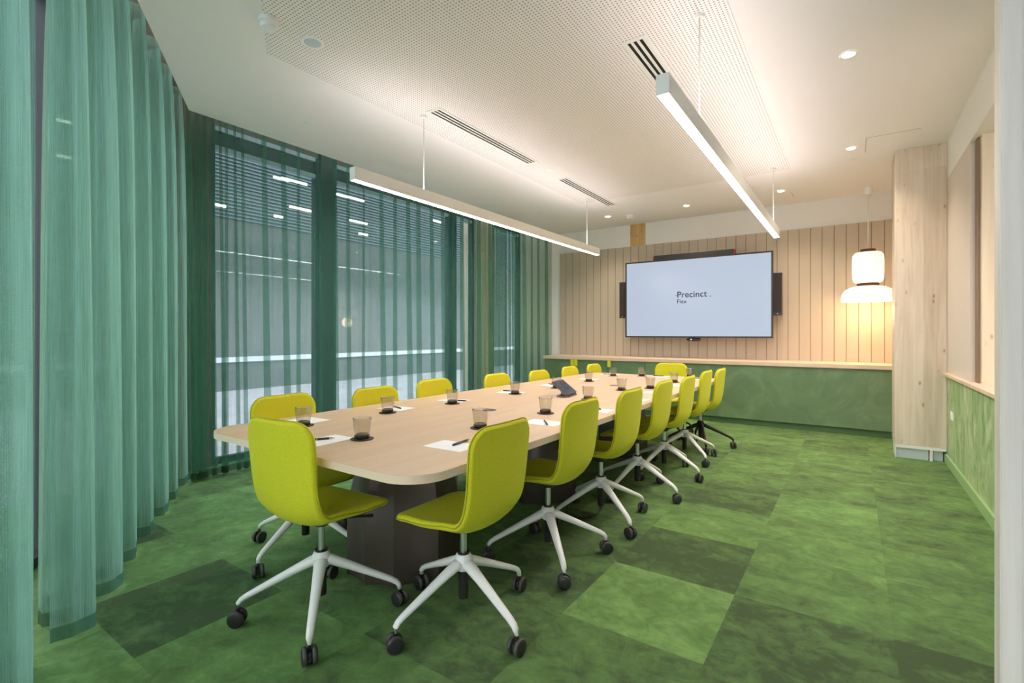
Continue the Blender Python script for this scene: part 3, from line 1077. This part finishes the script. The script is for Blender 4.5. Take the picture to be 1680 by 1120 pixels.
# pen
pen0 = thing('pen', '', 'pen')
bm = bmesh.new(); tube(bm, [(-.07, 0, .0052), (-.066, 0, .0052), (.045, 0, .0052)], [.003, .0048, .0052], 12)
obj('barrel', bm, M_pen, pen0, smooth=True)
bm = bmesh.new(); tube(bm, [(.045, 0, .0052), (.058, 0, .0052), (.07, 0, .0052)], [.0052, .0035, .0008], 12)
obj('tip', bm, M_penm, pen0, smooth=True)
bm = bmesh.new(); box(bm, -.064, -.025, -.001, .001, .0098, .0112); box(bm, -.012, -.006, -.0054, .0054, .0045, .0100)
obj('clip', bm, M_penm, pen0)
paper0 = obj('paper_sheet', boxbm(-.105, .105, -.074, .074, 0, .0008), M_paper)

first = {}
def put(key, root, loc, rz, label, group, cat):
    if key not in first:
        first[key] = 1
        root.location = loc; root.rotation_euler = (0, 0, rz)
        root['label'] = label; root['group'] = group; root['category'] = cat
        return root
    o = dup(root, loc, rz, label, group)
    o['category'] = cat
    return o
seats = [  # name, glass px, paper px, paper long axis angle deg, pen px (None), pen angle
    ('the near-end chair', (594, 720), (536, 722), 92, (523, 722), 58),
    ('the nearest chair of the right row', (788, 702), (741, 731), 2, (757, 727), 97),
    ('the second chair of the right row', (895, 678), (892, 693), 2, (895, 694), 128),
    ('the third chair of the right row', (965, 655), (978, 672.5), 2, (978, 670), 140),
    ('the fourth chair of the right row', (1020, 640), (1040, 655), 2, None, 0),
    ('the fifth chair of the right row', (1067, 637), (1078, 644), 2, None, 0),
    ('the sixth chair of the right row', (1106, 627), (1107, 632), 2, None, 0),
    ('the farthest chair of the right row', (1132, 618.5), (1143, 622), 2, (1143, 621), 150),
    ('the nearest chair of the window row', (498, 698), (506, 689), 4, None, 0),
    ('the second chair of the window row', (636, 677), (650, 669.5), 4, (651, 669), 160),
    ('the third chair of the window row', (742, 662), (745, 656.5), 4, (753, 658), 20),
    ('the fourth chair of the window row', (845, 646), (838, 643.5), 4, (838, 642), 20),
    ('the fifth chair of the window row', (913, 636.5), (905, 632), 4, (905, 631), 150),
    ('the sixth chair of the window row', (966, 625.5), (967, 621.5), 4, None, 0),
    ('the farthest chair of the window row', (1006, 616.5), (1001, 614.5), 4, (998, 614.2), 10),
    ('the far-end chair', (1053, 616.8), (1085, 617.5), 90, (1082, 617), 10),
]
for nm, g, pp, pa, pn, pna in seats:
    x, y = ontable(*g)
    put('c', coaster0, (x, y, ZT), 0, 'round dark brown coaster in front of ' + nm, 'coasters on the table', 'coaster')
    put('t', tum0, (x, y, ZT + .0042), random.uniform(0, 1), 'smoked glass tumbler in front of ' + nm, 'tumblers on the table', 'glass')
    x, y = ontable(*pp)
    put('p', paper0, (x, y, ZT), math.radians(pa), 'white paper sheet in front of ' + nm, 'paper sheets on the table', 'paper')
    if pn:
        x, y = ontable(*pn)
        put('n', pen0, (x, y, ZT + .001), math.radians(pna), 'dark pen lying on the paper in front of ' + nm, 'pens on the table', 'pen')

# touch panel
x, y = ontable(930, 649)
t = thing('touch_panel', 'tilted dark touch panel with a lit screen on a grey foot, mid table', 'touch panel', (x, y, ZT), math.radians(98))
bm = bmesh.new(); prism(bm, rrect(.10, .055, .02, 5), 0, .012)
obj('foot', bm, M_tabg, t, bevel=.003)
def tilt(bm, a=52, off=(0, -.03, .014)):
    bmesh.ops.transform(bm, matrix=Matrix.Translation(off) @ Matrix.Rotation(math.radians(a), 4, 'X'), verts=bm.verts)
    return bm
bm = bmesh.new(); prism(bm, rrect(.118, .08, .008, 4), -.012, 0)
bmesh.ops.translate(bm, verts=bm.verts, vec=(0, .08, 0))
o = obj('tablet_body', tilt(bm, 38, (0, -.045, .022)), M_tabg, t)
bm = boxbm(-.108, .108, .010, .150, .0002, .0012)
obj('display', tilt(bm, 38, (0, -.045, .022)), M_tabs, o)
bm = bmesh.new()
for i in range(3):
    for j in range(2):
        box(bm, -.02 + i * .032, .006 + i * .032, .045 + j * .05, .085 + j * .05, .0013, .0016)
obj('screen_tiles', tilt(bm, 38, (0, -.045, .022)), M_tabu, o)
bm = bmesh.new(); tube(bm, [(-.03, .03, .012), (-.03, .045, .07)], .005, 8); tube(bm, [(.03, .03, .012), (.03, .045, .07)], .005, 8)
obj('stay', bm, M_tabg, t)

# ------------------------------------------------------------------ chairs
def shell_bm():
    """closed upholstered shell: sitter face, outer face and a rounded rim"""
    prof = [(.250, .4440), (.232, .4520), (.200, .4575), (.14, .460), (.05, .454), (-.04, .446), (-.095, .447), (-.130, .458), (-.155, .485), (-.170, .53),
            (-.180, .60), (-.189, .68), (-.197, .76), (-.204, .82), (-.207, .845), (-.209, .862)]
    pts = catmull(prof, 4)
    n = len(pts)
    Ls = [0]
    for a, b in zip(pts, pts[1:]):
        Ls.append(Ls[-1] + math.hypot(a[0] - b[0], a[1] - b[1]))
    T = Ls[-1]
    def at(s):
        s = min(max(s, 0), T)
        for i in range(n - 1):
            if Ls[i + 1] >= s:
                q = (s - Ls[i]) / (Ls[i + 1] - Ls[i])
                return Vector(pts[i]).lerp(Vector(pts[i + 1]), q)
    def hw(s):
        base = .187 + .004 * math.cos(2 * PI * (s / T))
        for d, r in ((s, .09), (T - s, .075)):
            if d < r:
                base -= r - math.sqrt(max(0, r * r - (r - d) ** 2))
        return base
    # stations: dense where the corners turn
    st = [.09 * (1 - math.cos(PI / 2 * k / 7)) for k in range(7)]
    st += [.09 + (T - .165) * k / 30 for k in range(31)]
    st += [T - .075 * (1 - math.cos(PI / 2 * (6 - k) / 7)) for k in range(7)]
    nv = 19
    P = []
    for s in st:
        c = at(s)
        d = (at(s + .006) - at(s - .006)).normalized()
        nrm = Vector((d.y, -d.x))
        if nrm.x + nrm.y < 0:
            nrm = -nrm
        w = hw(s)
        f = s / T
        row = []
        for k in range(nv):
            x = w * math.sin(PI / 2 * (-1 + 2 * k / (nv - 1)))
            dish = .012 + .038 * math.exp(-((f - .42) / .14) ** 2) + .010 * max(0, f - .5)
            off = dish * (abs(x) / .2) ** 2.6 * min(1, s / .09)
            row.append(Vector((x, c.x + nrm.x * off, c.y + nrm.y * off)))
        P.append((row, nrm))
    th = .030
    bm = bmesh.new()
    m_ = len(P)
    def nrmat(i, k):
        a = P[max(i - 1, 0)][0][k]; b = P[min(i + 1, m_ - 1)][0][k]
        ck = min(max(k, 2), nv - 3)
        i2 = min(max(i, 2), m_ - 3)
        a = P[i2 - 1][0][ck]; b = P[i2 + 1][0][ck]
        c = P[i2][0][ck - 1]; d = P[i2][0][ck + 1]
        v = (b - a).cross(d - c).normalized()
        q = Vector((0, P[i][1].x, P[i][1].y))
        return v if v.dot(q) > 0 else -v
    top = []; bot = []
    for i in range(m_):
        rt_, rb_ = [], []
        for k in range(nv):
            p = P[i][0][k]; nn_ = nrmat(i, k)
            rt_.append(bm.verts.new(p))
            rb_.append(bm.verts.new(p - nn_ * th))
        top.append(rt_); bot.append(rb_)
    for g in (top, bot):
        for a, b in zip(g, g[1:]):
            for k in range(nv - 1):
                bm.faces.new((a[k], a[k + 1], b[k + 1], b[k]))
    def loop(g):
        return g[0][:] + [r[-1] for r in g[1:-1]] + g[-1][::-1] + [r[0] for r in g[-2:0:-1]]
    lt, lb = loop(top), loop(bot)
    n = len(lt)
    rims = [lt]
    edge = []
    mid = Vector((0, 0, .55))
    sgn = 0
    for i in range(n):
        a, b = lt[i].co, lb[i].co
        if abs(a.x) > .17:
            sgn += (lt[(i + 1) % n].co - lt[i - 1].co).cross(a - b).x * a.x
    sgn = 1 if sgn > 0 else -1
    for q in (.2, .5, .8):
        ring = []
        for i in range(n):
            a, b = lt[i].co, lb[i].co
            tan = (lt[(i + 1) % n].co - lt[i - 1].co).normalized()
            o_ = tan.cross(a - b).normalized() * sgn
            p = a.lerp(b, q) + o_ * (.0125 if q == .5 else .010)
            ring.append(bm.verts.new(p))
            if q == .5:
                edge.append((p.copy(), tan.copy(), o_.copy(), (a - b).normalized()))
        rims.append(ring)
    rims.append(lb)
    for a, b in zip(rims, rims[1:]):
        for i in range(n):
            bm.faces.new((a[i], a[(i + 1) % n], b[(i + 1) % n], b[i]))
    fix(bm)
    return bm, edge

def make_chair(black=False):
    t = thing('office_chair', '', 'chair')
    lm = M_blackm if black else M_whitem
    bm, edge = shell_bm()
    o = obj('upholstered_shell', bm, M_fab, t, smooth=True)
    # piping seam around the rim
    bm = bmesh.new()
    vr = []
    for c, tn, ou, up_ in edge:
        c = c + ou * .0015 - up_ * .003
        vr.append([bm.verts.new(c + (ou * math.cos(k * PI / 3) + up_ * math.sin(k * PI / 3)) * .003) for k in range(6)])
    n = len(vr)
    for i in range(n):
        a, b = vr[i], vr[(i + 1) % n]
        for k in range(6):
            bm.faces.new((a[k], a[(k + 1) % 6], b[(k + 1) % 6], b[k]))
    obj('piping', fix(bm), M_pipe, o, smooth=True)
    # mechanism
    bm = bmesh.new(); lathe(bm, [(.028, .375), (.045, .392), (.085, .412), (.09, .424)], 24)
    obj('seat_mount', bm, M_plas, t, smooth=True, angle=40)
    bm = bmesh.new(); tube(bm, [(.03, .03, .402), (.10, .12, .392), (.14, .17, .388)], [.006, .006, .008], 8)
    obj('lever', bm, M_plas, t, smooth=True)
    bm = bmesh.new(); lathe(bm, [(.0145, .245), (.0145, .38)], 20)
    obj('gas_cylinder', bm, M_chrome, t, smooth=True, angle=40)
    bm = bmesh.new(); lathe(bm, [(.020, .092), (.0215, .095), (.0215, .24)], 20)
    obj('column_tube', bm, M_plas, t, smooth=True, angle=40)
    # star base (its own swivel): hub, legs, casters
    hub = obj('hub', (lambda b: (lathe(b, [(.030, .215), (.042, .235), (.040, .262), (.033, .280), (.029, .285)], 24), b)[1])(bmesh.new()), lm, t, smooth=True, angle=50)
    bm = bmesh.new(); lathe(bm, [(.027, .2855), (.027, .293), (.018, .294)], 20)
    obj('collar', bm, M_plas, hub, smooth=True, angle=40)
    parts = []
    for k in range(4):
        a = k * PI / 2
        ca, sa = math.cos(a), math.sin(a)
        prof = [(.012, .252, .030), (.05, .238, .027), (.12, .207, .0225), (.22, .160, .0185), (.30, .122, .0155), (.322, .108, .0145), (.333, .094, .013), (.336, .076, .0115)]
        bm = bmesh.new()
        tube(bm, [(r * ca, r * sa, z) for r, z, w in prof], [w for r, z, w in prof], 12, squash=.8)
        lg = obj('leg', bm, lm, t, smooth=True)
        parts.append(lg)
        cz = random.uniform(0, 6)
        cx_, cy_ = .337 * ca, .337 * sa
        bm = bmesh.new()
        tube(bm, [(0, 0, .045), (0, 0, .078)], .006, 10)
        box(bm, -.006, .006, -.024, .022, .022, .052)
        cs = obj('caster', bm, M_plas, t, bevel=.002)
        cs.location = (cx_, cy_, 0); cs.rotation_euler = (0, 0, cz)
        parts.append(cs)
        for s in (-1, 1):
            bm = bmesh.new()
            lathe(bm, [(.010, -.011), (.026, -.0105), (.0325, -.007), (.0345, 0), (.0325, .007), (.026, .0105), (.010, .011)], 28)
            bmesh.ops.transform(bm, matrix=Matrix.Translation((s * .0175, 0, .0345)) @ Matrix.Rotation(PI / 2, 4, 'Y'), verts=bm.verts)
            for f in bm.faces:
                if len(f.verts) == 4 and abs(f.calc_center_median().x - s * .0175) < .0068:
                    f.material_index = 1
            w = obj('wheel', bm, mats=[M_plas, M_tread], parent=cs, smooth=True, angle=50)
    return t, parts
chairW, _ = make_chair()
chairB, _ = make_chair(True)

def set_base(root, yaw):
    """turn legs and casters about the column without turning the seat"""
    for ch in root.children:
        nm = ch.name.split('.')[0]
        if nm == 'leg':
            ch.rotation_euler = (0, 0, yaw)
        elif nm == 'caster':
            p = Matrix.Rotation(yaw, 3, 'Z') @ ch.location
            ch.location = p
            ch.rotation_euler = (0, 0, ch.rotation_euler[2] + random.uniform(0, 6))
chairs = [  # x, y, facing deg (0 = +X), base leg angle deg, label, black base, seat lift
    (-1.93, 1.315, 95, 48.5, 'lime chair at the near end of the table, its back to the camera', 0, .022),
    (-1.398, 1.652, 180, 77.5, 'lime chair nearest in the right row, at the near table corner, white star base', 0, .004),
    (-1.392, 2.367, 180, 44, 'lime chair second in the right row, white star base', 0, .018),
    (-1.390, 3.06, 180, 56, 'lime chair third in the right row, white star base', 0, .012),
    (-1.388, 3.734, 180, 77, 'lime chair fourth in the right row, white star base', 0, .013),
    (-1.380, 4.378, 180, 73, 'lime chair fifth in the right row, white star base', 0, .002),
    (-1.380, 5.019, 180, 49, 'lime chair sixth in the right row, white star base', 0, .010),
    (-1.375, 5.62, 180, 23, 'lime chair farthest in the right row, on a black star base', 1, -.004),
    (-2.58, 1.655, 2, 16, 'lime chair nearest in the window row, partly behind the near-end chair', 0, 0),
    (-2.60, 2.35, 0, 45, 'lime chair second in the window row, its back above the table edge', 0, -.018),
    (-2.60, 2.95, 0, 45, 'lime chair third in the window row, its back above the table edge', 0, -.005),
    (-2.60, 3.81, 0, 20, 'lime chair fourth in the window row, its back above the table edge', 0, -.018),
    (-2.60, 4.58, 0, 75, 'lime chair fifth in the window row, beyond the touch panel', 0, -.033),
    (-2.60, 5.29, 0, 40, 'lime chair sixth in the window row, next to the farthest one', 0, -.030),
    (-2.60, 5.96, 0, 10, 'lime chair farthest in the window row, near the green cabinet', 0, -.033),
    (-1.90, 6.1, 270, 45, 'lime chair at the far end of the table, facing the camera', 1, -.010),
]
mk = {}
for i, (x, y, fa, ba, lb, blk, lift) in enumerate(chairs):
    root = chairB if blk else chairW
    rz = math.radians(fa - 90)
    o = dup(root, (x, y, 0), rz, lb, 'lime swivel chairs around the table')
    set_base(o, math.radians(ba) - rz)
    for ch in o.children:
        if ch.name.split('.')[0] in ('upholstered_shell', 'seat_mount', 'lever', 'gas_cylinder'):
            ch.location.z += lift
for r in (chairW, chairB):
    def rm(o):
        for c in list(o.children):
            rm(c)
        bpy.data.objects.remove(o)
    rm(r)
# floor cable under the table
bm = bmesh.new()
pts = [(-1.75, 3.3, .008), (-1.6, 3.0, .006), (-1.45, 3.05, .006), (-1.5, 3.3, .006), (-1.8, 3.7, .006), (-1.9, 4.2, .006)]
tube(bm, catmull([Vector(p) for p in pts], 6), .004, 6)
tag(obj('power_cable', bm, M_plas, smooth=True), 'black cable curling on the carpet under the table', 'cable')
